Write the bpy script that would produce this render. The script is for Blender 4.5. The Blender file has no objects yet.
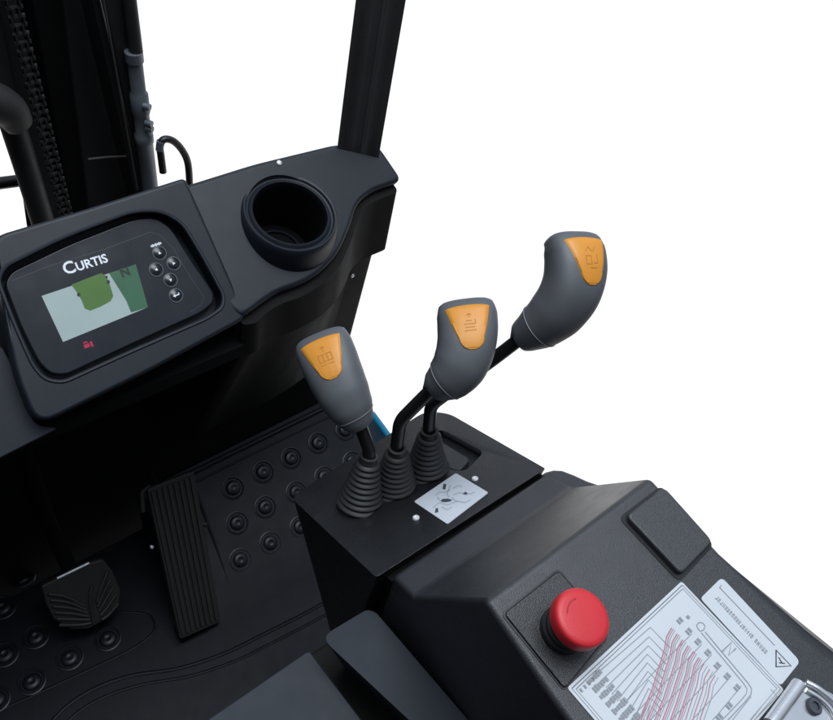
import bpy, bmesh, math, random
from mathutils import Vector, Matrix
from mathutils.bvhtree import BVHTree
random.seed(7)
S = bpy.context.scene
COL = S.collection

# ------------------------------------------------------------------ camera
EYE = Vector((0, 0, 1.25))
F_PX, CX, CY = 800.0, 416.5, 360.0
AX = Vector((0.76485502, -0.38194117, 0.51876559))    # truck right, forward, up in camera space (x right, y down, z ahead)
AY = Vector((-0.61877557, -0.65958783, 0.42668569))
AZ = Vector((0.17920264, -0.64735217, -0.74082493))
cam = bpy.data.cameras.new('camera')
camo = bpy.data.objects.new('camera', cam)
COL.objects.link(camo)
M = Matrix(((AX[0], -AX[1], -AX[2], EYE[0]), (AY[0], -AY[1], -AY[2], EYE[1]), (AZ[0], -AZ[1], -AZ[2], EYE[2]), (0, 0, 0, 1)))
camo.matrix_world = M
cam.sensor_width = 36.0
cam.lens = F_PX / 833.0 * 36.0
cam.clip_start = 0.01
cam.clip_end = 200
S.camera = camo

# ------------------------------------------------------------------ light: white studio surround and one soft box
S.view_settings.view_transform = 'Standard'
S.view_settings.look = 'None'
S.view_settings.exposure = 0.0
W = bpy.data.worlds.new('World')
S.world = W
W.use_nodes = True
nt = W.node_tree
nt.nodes.clear()
wo = nt.nodes.new('ShaderNodeOutputWorld')
bg = nt.nodes.new('ShaderNodeBackground')
tc = nt.nodes.new('ShaderNodeTexCoord')
def wdot(vec, lo, hi, v0, v1):
    d = nt.nodes.new('ShaderNodeVectorMath'); d.operation = 'DOT_PRODUCT'
    nt.links.new(tc.outputs['Generated'], d.inputs[0]); d.inputs[1].default_value = Vector(vec).normalized()
    m = nt.nodes.new('ShaderNodeMapRange'); m.interpolation_type = 'SMOOTHSTEP'
    m.inputs['From Min'].default_value = lo; m.inputs['From Max'].default_value = hi
    m.inputs['To Min'].default_value = v0; m.inputs['To Max'].default_value = v1
    nt.links.new(d.outputs['Value'], m.inputs['Value'])
    return m.outputs[0]
low = wdot((0.52, 0.43, -0.74), 0.50, 0.78, 0.0, 1.1)      # the white floor and backdrop in front of the truck
sky = wdot((0.34, 0.22, 0.90), -0.15, 0.95, 0.04, 0.62)     # the bluish overhead
mx = nt.nodes.new('ShaderNodeMath'); mx.operation = 'MAXIMUM'
nt.links.new(low, mx.inputs[0]); nt.links.new(sky, mx.inputs[1])
tint = nt.nodes.new('ShaderNodeMix'); tint.data_type = 'RGBA'
nt.links.new(wdot((0, 0, 1), -0.25, 0.15, 0.0, 1.0), tint.inputs['Factor'])
tint.inputs[6].default_value = (1, 1, 1, 1)
tint.inputs[7].default_value = (0.76, 0.88, 1.08, 1)
nt.links.new(tint.outputs[2], bg.inputs['Color'])
nt.links.new(mx.outputs[0], bg.inputs['Strength'])
nt.links.new(bg.outputs[0], wo.inputs['Surface'])

def area(name, loc, target, size, power, col):
    l = bpy.data.lights.new(name, 'AREA'); l.shape = 'DISK'; l.size = size; l.energy = power; l.color = col
    o = bpy.data.objects.new(name, l); COL.objects.link(o)
    o.location = loc
    o.rotation_euler = (Vector(target) - Vector(loc)).to_track_quat('-Z', 'Y').to_euler()
    return o
area('soft_box', (0.50, 0.38, 2.85), (0.33, 0.25, 0.6), 1.6, 54, (0.90, 0.96, 1.0))

# ------------------------------------------------------------------ helpers
def ray(x, y):
    c = Vector(((x - CX) / F_PX, (y - CY) / F_PX, 1.0))
    return Vector((AX.dot(c), AY.dot(c), AZ.dot(c)))
class Plane:
    def __init__(s, p, tilt=None, n=None):
        s.p = Vector(p)
        t = math.radians(tilt) if tilt is not None else 0
        s.n = Vector(n).normalized() if n is not None else Vector((0, math.sin(t), math.cos(t)))
    def at(s, x, y, h=0.0):            # where the sight line of a photo pixel meets the surface, lifted by h
        d = ray(x, y)
        return EYE + d * ((s.p + s.n * h - EYE).dot(s.n) / d.dot(s.n))
    def pts(s, l, h=0.0): return [s.at(x, y, h) for x, y in l]
    def drop(s, x, y):                 # height of the plane over ground point x, y
        return s.p.z - (s.n.x * (x - s.p.x) + s.n.y * (y - s.p.y)) / s.n.z
def at_depth(x, y, t): return EYE + ray(x, y) * t

def mat(name, col, rough=0.5, metal=0.0, spec=0.5, grain=0.0, grain_scale=900, mottle=0.25, coat=0.0, emit=0.0, rough_var=0.08, scuff_glint=0.0):
    m = bpy.data.materials.new(name); m.use_nodes = True
    n = m.node_tree; b = n.nodes['Principled BSDF']
    b.inputs['Metallic'].default_value = metal
    b.inputs['Specular IOR Level'].default_value = spec
    b.inputs['Coat Weight'].default_value = coat
    tcn = n.nodes.new('ShaderNodeTexCoord')
    def noise(scale, det=4):
        k = n.nodes.new('ShaderNodeTexNoise'); k.inputs['Scale'].default_value = scale; k.inputs['Detail'].default_value = det
        n.links.new(tcn.outputs['Object'], k.inputs['Vector']); return k
    k1 = noise(18, 6)
    mixc = n.nodes.new('ShaderNodeMix'); mixc.data_type = 'RGBA'
    c = Vector(col)
    a = c * (1 - mottle); d = c * (1 + mottle)
    mixc.inputs[6].default_value = (*a, 1); mixc.inputs[7].default_value = (*[min(q, 1) for q in d], 1)
    n.links.new(k1.outputs['Fac'], mixc.inputs['Factor'])
    last = mixc.outputs[2]
    if scuff_glint:
        k3 = noise(55, 8)
        r = n.nodes.new('ShaderNodeMapRange'); r.inputs['From Min'].default_value = 0.60; r.inputs['From Max'].default_value = 0.80
        r.inputs['To Max'].default_value = scuff_glint
        n.links.new(k3.outputs['Fac'], r.inputs['Value'])
        m2 = n.nodes.new('ShaderNodeMix'); m2.data_type = 'RGBA'
        n.links.new(r.outputs[0], m2.inputs['Factor']); n.links.new(last, m2.inputs[6])
        m2.inputs[7].default_value = (0.075, 0.075, 0.08, 1)  # pale flecks: scuffs, and glints painted into the colour
        last = m2.outputs[2]
    n.links.new(last, b.inputs['Base Color'])
    mr = n.nodes.new('ShaderNodeMapRange')
    mr.inputs['To Min'].default_value = max(rough - rough_var, 0.02); mr.inputs['To Max'].default_value = min(rough + rough_var, 1)
    k4 = noise(40, 5)
    n.links.new(k4.outputs['Fac'], mr.inputs['Value']); n.links.new(mr.outputs[0], b.inputs['Roughness'])
    if grain:
        k2 = noise(grain_scale, 2)
        bp = n.nodes.new('ShaderNodeBump'); bp.inputs['Strength'].default_value = grain; bp.inputs['Distance'].default_value = 0.0006
        n.links.new(k2.outputs['Fac'], bp.inputs['Height']); n.links.new(bp.outputs[0], b.inputs['Normal'])
    if emit:
        n.links.new(last, b.inputs['Emission Color']); b.inputs['Emission Strength'].default_value = emit
    return m
BLUEBLACK = (0.013, 0.0155, 0.021)
MT = dict(
    dash=mat('dash plastic', (0.0065, 0.0092, 0.0158), 0.48, grain=0.3, grain_scale=2200, spec=0.42, scuff_glint=0.04),
    kick=mat('kick panel plastic', (0.0095, 0.0088, 0.0082), 0.7, grain=0.15, spec=0.12),
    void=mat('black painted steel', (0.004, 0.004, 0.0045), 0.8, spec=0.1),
    mast=mat('mast paint', (0.0125, 0.0122, 0.0135), 0.5, spec=0.4),
    pillar=mat('pillar paint', (0.060, 0.060, 0.063), 0.5, spec=0.5, grain=0.3, grain_scale=500),
    bare=mat('bare pedal edge', (0.32, 0.33, 0.35), 0.4, metal=0.4),
    edge=mat('mast line and highlight', (0.05, 0.045, 0.042), 0.45, spec=0.4),  # pale tone for painted highlight lines and the weld on the mast
    cyl=mat('dull plated steel', (0.13, 0.15, 0.17), 0.45, metal=0.4, grain=0.2, grain_scale=300, mottle=0.6),
    house=mat('lever housing plastic', (0.0085, 0.0088, 0.0100), 0.30, grain=0.6, grain_scale=1600, scuff_glint=0.16, rough_var=0.12, spec=0.55),
    hump=mat('console plastic', (0.0225, 0.0240, 0.0275), 0.36, grain=0.6, grain_scale=1700, scuff_glint=0.18, rough_var=0.14, spec=0.62),  # flecks here are partly wear, partly glints put into the colour
    rubber=mat('boot rubber', (0.016, 0.016, 0.0165), 0.55, spec=0.4),
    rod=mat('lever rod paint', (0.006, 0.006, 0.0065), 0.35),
    grip=mat('grey grip rubber', (0.086, 0.092, 0.100), 0.5, grain=0.3, grain_scale=1500, mottle=0.14, spec=0.5),
    seam=mat('grip seam', (0.16, 0.165, 0.17), 0.5),
    pad=mat('amber pad', (0.62, 0.245, 0.020), 0.45, mottle=0.08, grain=0.1),
    padmark=mat('amber pad mark', (0.47, 0.17, 0.013), 0.6, mottle=0.05),
    red=mat('red stop cap', (0.53, 0.016, 0.024), 0.5, mottle=0.10, grain=0.15),
    redmark=mat('red stop cap mark', (0.36, 0.008, 0.012), 0.5),
    paper=mat('printed plate', (0.515, 0.54, 0.57), 0.4, mottle=0.05),
    sticker=mat('small foil sticker', (0.50, 0.53, 0.57), 0.4, mottle=0.15),
    ink=mat('grey ink', (0.235, 0.25, 0.275), 0.6),
    softink=mat('pale ink', (0.33, 0.36, 0.40), 0.6),
    darkink=mat('dark ink', (0.045, 0.05, 0.065), 0.6),
    redink=mat('red ink', (0.38, 0.15, 0.20), 0.6),
    steel=mat('zinc screw', (0.8, 0.8, 0.82), 0.3, metal=0.35),
    chrome=mat('bright latch steel', (0.78, 0.79, 0.80), 0.22, metal=0.85, grain=0.2, grain_scale=200),
    lcd=mat('pale display', (0.26, 0.325, 0.32), 0.3, emit=0.28, mottle=0.14),
    lcdg=mat('green screen reflection', (0.055, 0.13, 0.022), 0.35, emit=0.2, mottle=0.3),
    lcdd=mat('dark green screen reflection', (0.028, 0.10, 0.05), 0.35, emit=0.15, mottle=0.2),
    lcdk=mat('display mark', (0.008, 0.02, 0.012), 0.5),
    glass=mat('display front', (0.010, 0.0125, 0.0175), 0.25, mottle=0.1),
    hair=mat('display front edge line', (0.035, 0.04, 0.05), 0.5),
    ring=mat('button ring print', (0.10, 0.11, 0.13), 0.5),
    white=mat('white print', (0.74, 0.77, 0.82), 0.5, mottle=0.05),
    redled=mat('red warning icon', (0.36, 0.006, 0.04), 0.5, emit=0.12),
    mat_=mat('floor mat rubber', (0.0036, 0.0046, 0.0076), 0.5, spec=0.17, grain=0.25, grain_scale=1200, scuff_glint=0.07),
    stud=mat('stud rubber', (0.0050, 0.0060, 0.0090), 0.42, spec=0.35, grain=0.15),
    pedal=mat('pedal rubber', (0.0125, 0.0122, 0.0120), 0.6, spec=0.4, grain=0.3, grain_scale=700),
    hood=mat('hood paint grey', (0.0200, 0.0240, 0.0320), 0.55, grain=0.15, grain_scale=1500, spec=0.2),
    blue=mat('blue body paint', (0.01, 0.20, 0.36), 0.35),
)

KIDS = {}
def wloc(o):
    v = Vector((0, 0, 0))
    while o: v += o.location; o = o.parent
    return v
def link(o, parent=None):
    COL.objects.link(o)
    if parent is not None: o.parent = parent
    return o
def thing(name, label, cat, loc=(0, 0, 0), group=None):
    o = bpy.data.objects.new(name, None); o.empty_display_size = 0.02; COL.objects.link(o)
    o.location = loc; o['label'] = label; o['category'] = cat
    if group: o['group'] = group
    return o
def tag(o, label, cat, group=None):
    o['label'] = label; o['category'] = cat
    if group: o['group'] = group
    return o
def obj(name, bm, m, parent=None, bevel=0.0, seg=3, smooth=True, angle=30, sub=0, origin=None):
    """links a bmesh given in world coordinates as one mesh object"""
    bmesh.ops.recalc_face_normals(bm, faces=bm.faces)
    me = bpy.data.meshes.new(name)
    base = wloc(parent) if parent is not None else Vector((0, 0, 0))
    o3 = Vector(origin) if origin is not None else base
    bmesh.ops.translate(bm, verts=bm.verts, vec=-o3)
    for f in bm.faces: f.smooth = smooth
    bm.to_mesh(me); bm.free()
    me.materials.append(MT[m])
    o = bpy.data.objects.new(name, me)
    link(o, parent)
    o.location = o3 - base
    if bevel:
        b = o.modifiers.new('bevel', 'BEVEL'); b.width = bevel; b.segments = seg; b.limit_method = 'ANGLE'
        b.angle_limit = math.radians(angle); b.harden_normals = True
    elif smooth:
        me.set_sharp_from_angle(angle=math.radians(42))
    if sub:
        s = o.modifiers.new('sub', 'SUBSURF'); s.levels = sub; s.render_levels = sub
    return o
def cut(o, cutter_bm):
    """takes a shape out of a mesh object for good"""
    bmesh.ops.recalc_face_normals(cutter_bm, faces=cutter_bm.faces)
    me = bpy.data.meshes.new('cutter'); cutter_bm.to_mesh(me); cutter_bm.free()
    c = bpy.data.objects.new('cutter', me); COL.objects.link(c)
    keep = [(m.name, m.width, m.segments, m.angle_limit) for m in o.modifiers if m.type == 'BEVEL']
    b = o.modifiers.new('cut', 'BOOLEAN'); b.object = c; b.operation = 'DIFFERENCE'; b.solver = 'EXACT'
    dg = bpy.context.evaluated_depsgraph_get(); dg.update()
    new = bpy.data.meshes.new_from_object(o.evaluated_get(dg))
    o.modifiers.clear(); o.data = new
    bpy.data.objects.remove(c)
    for p in new.polygons: p.use_smooth = p.area < 4e-4
    new.set_sharp_from_angle(angle=math.radians(35))
    wn = o.modifiers.new('normals', 'WEIGHTED_NORMAL'); wn.keep_sharp = True; wn.weight = 100
def add_bevel(o, w, seg, angle):
    b = o.modifiers.new('bevel', 'BEVEL'); b.width = w; b.segments = seg; b.limit_method = 'ANGLE'
    b.angle_limit = math.radians(angle); b.harden_normals = True
def rnd(pts, r, seg=6, rs=None):
    """rounds the corners of a closed outline"""
    out = []; n = len(pts)
    for i in range(n):
        p, a, b = pts[i], pts[i - 1], pts[(i + 1) % n]
        rr = rs[i] if rs else r
        da, db = (a - p), (b - p)
        k = min(rr, da.length * 0.45, db.length * 0.45)
        if k < 1e-5: out.append(p.copy()); continue
        s, e = p + da.normalized() * k, p + db.normalized() * k
        for j in range(seg + 1):
            t = j / seg
            out.append(s * (1 - t) ** 2 + p * (2 * t * (1 - t)) + e * t * t)
    return out
def prism(bm, top, bot):
    vt = [bm.verts.new(p) for p in top]; vb = [bm.verts.new(p) for p in bot]
    n = len(top)
    bm.faces.new(vt); bm.faces.new(vb[::-1])
    for i in range(n): bm.faces.new((vt[i], vb[i], vb[(i + 1) % n], vt[(i + 1) % n]))
    return bm
def slab(pts, n, up, down):
    return prism(bmesh.new(), [p + n * up for p in pts], [p - n * down for p in pts])
def soft_slab(pts, n, r, thick, k=6, hole=None):
    """a slab whose upper edge is rolled over with radius r"""
    N = len(pts)
    area2 = sum(((pts[i] - pts[0]).cross(pts[(i + 1) % N] - pts[0])).dot(n) for i in range(N))
    sg = 1 if area2 > 0 else -1
    inn = []
    for i in range(N):
        a = (pts[i] - pts[i - 1]).normalized(); b = (pts[(i + 1) % N] - pts[i]).normalized()
        v = n.cross((a + b).normalized()) * sg
        inn.append(v / max(0.5, math.sqrt(max(0.0, (1 + a.dot(b)) / 2))))
    bm = bmesh.new(); rings = []
    for j in range(k + 1):
        t = math.pi / 2 * j / k
        rings.append([bm.verts.new(p + v * r * (1 - math.cos(t)) - n * r * (1 - math.sin(t))) for p, v in zip(pts, inn)])
    rings.insert(0, [bm.verts.new(p - n * thick) for p in pts])
    for a, b in zip(rings, rings[1:]):
        for i in range(N): bm.faces.new((a[i], a[(i + 1) % N], b[(i + 1) % N], b[i]))
    if hole is None:
        bm.faces.new(rings[-1]); bm.faces.new(rings[0][::-1])
        return bm
    hr = [bm.verts.new(p) for p in hole]; M_ = len(hr)
    lo = [bm.verts.new(p - n * thick) for p in hole]
    for i in range(M_): bm.faces.new((hr[i], hr[(i + 1) % M_], lo[(i + 1) % M_], lo[i]))
    bm.edges.ensure_lookup_table()
    def e_of(l): return [bm.edges.get((l[i], l[(i + 1) % len(l)])) for i in range(len(l))]
    bmesh.ops.triangle_fill(bm, use_beauty=True, use_dissolve=False, edges=e_of(rings[-1]) + e_of(hr), normal=n)
    bmesh.ops.triangle_fill(bm, use_beauty=True, use_dissolve=False, edges=e_of(rings[0]) + e_of(lo), normal=n)
    return bm
def tube(bm, path, r, seg=12, cap=True, n0=None):
    path = [Vector(p) for p in path]
    rs = r if isinstance(r, (list, tuple)) else [r] * len(path)
    rings = []; u = None
    for i, p in enumerate(path):
        t = (path[min(i + 1, len(path) - 1)] - path[max(i - 1, 0)]).normalized()
        if u is None:
            u = t.orthogonal().normalized() if n0 is None else (n0 - t * n0.dot(t)).normalized()
        else:
            u = (u - t * u.dot(t)).normalized()
        w = t.cross(u)
        rings.append([bm.verts.new(p + (u * math.cos(a) + w * math.sin(a)) * rs[i]) for a in [2 * math.pi * k / seg for k in range(seg)]])
    for a, b in zip(rings, rings[1:]):
        for k in range(seg): bm.faces.new((a[k], a[(k + 1) % seg], b[(k + 1) % seg], b[k]))
    if cap: bm.faces.new(rings[0][::-1]); bm.faces.new(rings[-1])
    return bm
def lathe(bm, c, axis, prof, seg=40, close=False):
    """profile [(radius, height)] turned about axis through c"""
    c = Vector(c); axis = Vector(axis).normalized(); u = axis.orthogonal().normalized(); w = axis.cross(u)
    rings = []
    for r, h in prof:
        if r < 1e-6: rings.append([bm.verts.new(c + axis * h)])
        else: rings.append([bm.verts.new(c + axis * h + (u * math.cos(a) + w * math.sin(a)) * r) for a in [2 * math.pi * k / seg for k in range(seg)]])
    pairs = list(zip(rings, rings[1:]))
    if close: pairs.append((rings[-1], rings[0]))
    for a, b in pairs:
        for k in range(seg):
            k2 = (k + 1) % seg
            if len(a) == 1: bm.faces.new((a[0], b[k2], b[k]))
            elif len(b) == 1: bm.faces.new((a[k], a[k2], b[0]))
            else: bm.faces.new((a[k], a[k2], b[k2], b[k]))
    return bm
def box(bm, c, ex, ey, ez):
    """box about c with half-axis vectors"""
    c = Vector(c); v = []
    for sz in (-1, 1):
        for sx, sy in ((-1, -1), (1, -1), (1, 1), (-1, 1)): v.append(bm.verts.new(c + ex * sx + ey * sy + ez * sz))
    for f in ((3, 2, 1, 0), (4, 5, 6, 7), (0, 1, 5, 4), (1, 2, 6, 5), (2, 3, 7, 6), (3, 0, 4, 7)): bm.faces.new([v[i] for i in f])
    return bm
XV, YV, ZV = Vector((1, 0, 0)), Vector((0, 1, 0)), Vector((0, 0, 1))
def spline(pts, k=8):
    """Catmull-Rom through the points"""
    P = [pts[0] * 2 - pts[1]] + list(pts) + [pts[-1] * 2 - pts[-2]]
    out = []
    for i in range(1, len(P) - 2):
        a, b, c, d = P[i - 1:i + 3]
        for j in range(k):
            t = j / k
            out.append(0.5 * ((b * 2) + (c - a) * t + (a * 2 - b * 5 + c * 4 - d) * t * t + (b * 3 - a - c * 3 + d) * t ** 3))
    out.append(P[-2].copy())
    return out
def strip(bm, path, w, n, h=0.0004, closed=False):
    """a thin printed line of width w along a path lying on a surface of normal n"""
    path = [Vector(p) for p in path]
    if closed: path = path + [path[0], path[1]]
    L = []; R = []
    for i, p in enumerate(path):
        t = (path[min(i + 1, len(path) - 1)] - path[max(i - 1, 0)])
        if t.length < 1e-9: continue
        s = n.cross(t.normalized()) * w * 0.5
        L.append(bm.verts.new(p + s + n * h)); R.append(bm.verts.new(p - s + n * h))
    for i in range(len(L) - 1): bm.faces.new((L[i], R[i], R[i + 1], L[i + 1]))
    return bm
def flat(bm, pts, n, h): bm.faces.new([bm.verts.new(p + n * h) for p in pts]); return bm
def text_mesh(body, size, o, ux, uy, extrude=0.0003, bold=0.0, spacing=1.0):
    """letters as a mesh; o is the left end of the base line, ux along it, uy up"""
    c = bpy.data.curves.new('letters', 'FONT'); c.body = body; c.size = size; c.extrude = extrude; c.offset = bold
    c.space_character = spacing; c.resolution_u = 3
    t = bpy.data.objects.new('letters', c); COL.objects.link(t)
    dg = bpy.context.evaluated_depsgraph_get(); dg.update()
    me = bpy.data.meshes.new_from_object(t.evaluated_get(dg))
    bpy.data.objects.remove(t)
    bm = bmesh.new(); bm.from_mesh(me); bpy.data.meshes.remove(me)
    ux = Vector(ux).normalized(); n = ux.cross(Vector(uy)).normalized(); uy2 = n.cross(ux)
    w = max(v.co.x for v in bm.verts)
    for v in bm.verts: v.co = Vector(o) + ux * v.co.x + uy2 * v.co.y + n * v.co.z
    return bm, w

# ------------------------------------------------------------------ bulkhead and floor
bm = bmesh.new()
box(bm, (0.03, 0.70, 0.25), XV * 0.575, YV * 0.02, ZV * 0.285)
bulk = obj('bulkhead', bm, 'void')
tag(bulk, 'black steel bulkhead in the shade below the dashboard, behind the pedals', 'bulkhead')
FLOOR = Plane((0, 0, 0), 0)
TOE = Plane((0.342, 0.539, 0.05), -30)
fm = thing('floor_mat', 'black studded rubber floor mat with a raised toe board under the pedals', 'floor mat', (0.15, 0.45, 0))
bm = bmesh.new()
prof = [(-0.60, 0.0), (0.446, 0.0), (0.660, 0.1195), (0.665, 0.1195), (0.665, -0.03), (-0.60, -0.03)]
prism(bm, [Vector((-0.6, y, z)) for y, z in prof], [Vector((0.635, y, z)) for y, z in prof])
base_o = obj('mat_sheet', bm, 'mat_', fm, bevel=0.004)
base_o.location = base_o.location
# sunken left well: the flat studded floor continues forward under the brake pedal -> cut the ramp away left of the accelerator
c = bmesh.new()
box(c, (-0.20, 0.56, 0.09), XV * 0.435, YV * 0.125, ZV * 0.0896)
cut(base_o, c)
def stud(bm, p, n, r):
    lathe(bm, p, n, [(r * 1.85, 0.0), (r * 1.80, 0.0020), (r * 1.62, 0.0026), (r * 1.52, 0.0020), (r * 1.46, 0.0003), (r * 1.18, 0.0003), (r * 1.10, 0.0030), (r * 0.85, 0.0046), (r * 0.5, 0.0052), (r * 0.42, 0.0044), (0, 0.0042)], 26)
toe_st = [(233, 488), (237, 523), (240, 560), (263, 472), (265, 507), (270, 543), (291, 458), (296, 492), (318, 443), (324, 477), (345, 430), (352, 462), (300, 527)]
def stud_part(p, n, r_):
    b = bmesh.new(); stud(b, p, n, r_); obj('stud', b, 'stud', fm)
for x, y in toe_st: stud_part(TOE.at(x, y), TOE.n, 0.0106)
for x, y in [(5, 655), (36, 637), (32, 682), (70, 658), (108, 639), (3, 608), (-4, 700), (-30, 672), (-28, 632), (22, 577), (14, 560)]:
    stud_part(FLOOR.at(x, y), FLOOR.n, 0.0108)
bm = bmesh.new()
def bead(plane, px, r, sink=0.35):
    tube(bm, [p - plane.n * r * sink for p in spline([plane.at(x, y) for x, y in px], 6)], r, 8)
bead(FLOOR, [(30, 760), (55, 718), (88, 692), (130, 676), (180, 668), (225, 653), (262, 635), (300, 616), (335, 597)], 0.0035)
bead(FLOOR, [(42, 770), (66, 724), (98, 700), (140, 685), (190, 676), (235, 661), (268, 645), (305, 626), (340, 607)], 0.0028)
bead(FLOOR, [(-40, 745), (-10, 716), (30, 697), (80, 674), (130, 650), (152, 634), (154, 622), (145, 614), (120, 612)], 0.0028)
bead(TOE, [(240, 606), (280, 586), (322, 565)], 0.0025)
bead(TOE, [(244, 614), (284, 594), (324, 573)], 0.0035)
bead(TOE, [(188, 476), (196, 492), (212, 536), (232, 592), (238, 600), (250, 586), (282, 569), (322, 548)], 0.0038)
bead(TOE, [(190, 474), (250, 444.5), (300, 420), (352, 394.5)], 0.005)
bead(TOE, [(196, 482), (254, 453), (304, 429), (356, 404)], 0.0022)
obj('mat_bead', bm, 'mat_', fm)

# the blue sill beyond the mat
bm = bmesh.new()
SILL = Plane((0.6, 0.5, 0.10), 0)
pp = SILL.pts([(374, 409), (391, 432), (386, 436), (369, 412)])
d = (pp[1] - pp[0])
pp = [pp[0], pp[0] + d * 3, pp[3] + d * 3, pp[3]]
prism(bm, pp, [p - ZV * 0.12 for p in pp])
sill = obj('side_sill', bm, 'blue', None, bevel=0.006)
tag(sill, 'bright blue painted sill edge peeping out beside the left lever rod', 'body panel')

# ------------------------------------------------------------------ mast
MP = Plane((0.4, 1.05, 0.4), n=(0, -1, -0.0))
ma = thing('lift_mast', 'black steel lift mast with chain and hydraulic cylinder rising behind the dashboard', 'mast', (0.40, 1.05, 0.0))
def mp(x, y, dy=0.0): return Plane((0, 1.05 + dy, 0), n=(0, 1, 0)).at(x, y)
def strut(px_a, px_b, dy, w_px_a, w_px_b, thick, name, m, bevel=0.004):
    """upright bar whose face runs between two photo points, a given width to the right"""
    b = bmesh.new()
    q = [mp(*px_a, dy), mp(px_a[0] + w_px_a, px_a[1], dy), mp(px_b[0] + w_px_b, px_b[1], dy), mp(*px_b, dy)]
    prism(b, q, [p + YV * thick for p in q])
    return obj(name, b, m, ma, bevel=bevel)
strut((56, -60), (92, 240), 0.02, 62, 62, 0.06, 'inner_channel', 'mast')
strut((79, -60), (146, 240), -0.035, 9, 11, 0.05, 'mast_rail', 'mast')
strut((90, -60), (156, 240), -0.05, 24, 8, 0.012, 'rail_flange', 'mast')
strut((-30, -60), (43, 240), 0.01, 34, 26, 0.05, 'mast_rail', 'mast')
strut((20, -60), (77, 240), 0.03, 40, 36, 0.05, 'inner_channel', 'void')
strut((-60, -60), (-28, 110), 0.0, 48, 48, 0.05, 'outer_channel', 'mast')
strut((12, 95), (57, 245), -0.03, 2.2, 2.2, 0.01, 'edge_highlight', 'edge', 0.001)  # pale strip painting in the highlight line on the column
strut((92, -60), (137, 190), -0.055, 2.0, 2.0, 0.004, 'edge_highlight', 'edge', 0.001)
bm = bmesh.new()
tube(bm, [mp(88, 159, -0.03), mp(106, 157, -0.03), mp(128, 156, -0.03)], 0.0015, 6)
obj('weld_bead', bm, 'edge', ma)
strut((-12, -60), (30, 240), 0.075, 110, 80, 0.01, 'mast_back', 'void')
bm = bmesh.new(); box(bm, (0.36, 1.08, 0.11), XV * 0.12, YV * 0.05, ZV * 0.14); obj('mast_foot', bm, 'mast', ma, bevel=0.004)
# chain
bm = bmesh.new()
a, b = mp(2, -40, -0.015), mp(66, 215, -0.015)
N = 34
t = (b - a) / N
tn = t.normalized()
for i in range(N):
    c = a + t * (i + 0.5)
    off = 0.004 if i % 2 else 0.0075
    for s in (-1, 1):
        box(bm, c + XV * off * s, XV * 0.0012, tn.cross(XV).normalized() * 0.0055, tn * t.length * 0.58)
    tube(bm, [c - XV * 0.0105 + t * 0.5, c + XV * 0.0105 + t * 0.5], 0.0028, 8)
obj('lift_chain', bm, 'mast', ma)
# hydraulic cylinder on the right edge of the mast
bm = bmesh.new()
a, b = mp(131, 30, -0.06), mp(153, 210, -0.06)
ax = (b - a)
def cy(t): return a + ax * t
prof = [(0.0125, 0.10), (0.0125, 0.145), (0.0105, 0.15), (0.0105, 0.30), (0.013, 0.31), (0.0135, 0.40), (0.0115, 0.42), (0.0115, 0.52), (0.0138, 0.53), (0.0138, 0.57), (0.0122, 0.58), (0.0122, 1.0)]
L_ = ax.length
lathe(bm, a, ax, [(0, 0.1 * L_)] + [(r, h * L_) for r, h in prof] + [(0, L_)], 24)
hc = obj('hydraulic_cylinder', bm, 'cyl', ma)
bm = bmesh.new()
for t_, px in ((0.35, 4), (0.47, 5), (0.44, -4)):
    tube(bm, [cy(t_) - YV * 0.012, cy(t_) - YV * 0.02 + XV * 0.006], 0.005, 10)
obj('fitting', bm, 'cyl', hc)
bm = bmesh.new()
tube(bm, [mp(124, -40, -0.05), mp(136, 52, -0.06)], 0.0095, 16)
obj('piston_sleeve', bm, 'mast', ma)
# rounded cap of the second cylinder at the left frame edge
bm = bmesh.new()
c0, c1 = mp(-14, 128, -0.10), mp(-40, 20, -0.10)
tube(bm, spline([mp(-50, 105, -0.1), mp(-22, 97, -0.1), mp(6, 108, -0.1), mp(19, 124, -0.1)], 8), [0.018 + 0.006 * math.sin(math.pi * min(1, i / 24)) for i in range(25)], 24)
obj('hose_elbow', bm, 'rubber', ma)
bm = bmesh.new()
tube(bm, [mp(10, 116, -0.06), mp(24, 160, -0.06), mp(50, 245, -0.06)], 0.0165, 20)
obj('tilt_cylinder', bm, 'mast', ma)
bm = bmesh.new()
tube(bm, [mp(-30, 187, 0.1), mp(40, 178, 0.1)], 0.010, 12)
obj('cross_tube', bm, 'house', ma)
# hose loop
bm = bmesh.new()
hp = [mp(163, 172, -0.12), mp(161, 156, -0.12), mp(160, 146, -0.12), mp(164, 139.5, -0.12), mp(173, 141, -0.12), mp(182, 150, -0.12), mp(188, 164, -0.12), mp(190, 190, -0.12)]
tube(bm, spline(hp, 8), 0.0054, 14)
ho = obj('hydraulic_hose', bm, 'house', None)
tag(ho, 'thin black hose bent in a loop between the mast and the dashboard', 'hose')
bm = bmesh.new()
tube(bm, [mp(159.5, 150, -0.12), mp(160.5, 141, -0.12)], 0.0058, 12)
obj('hose_ferrule', bm, 'cyl', ho)

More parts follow.
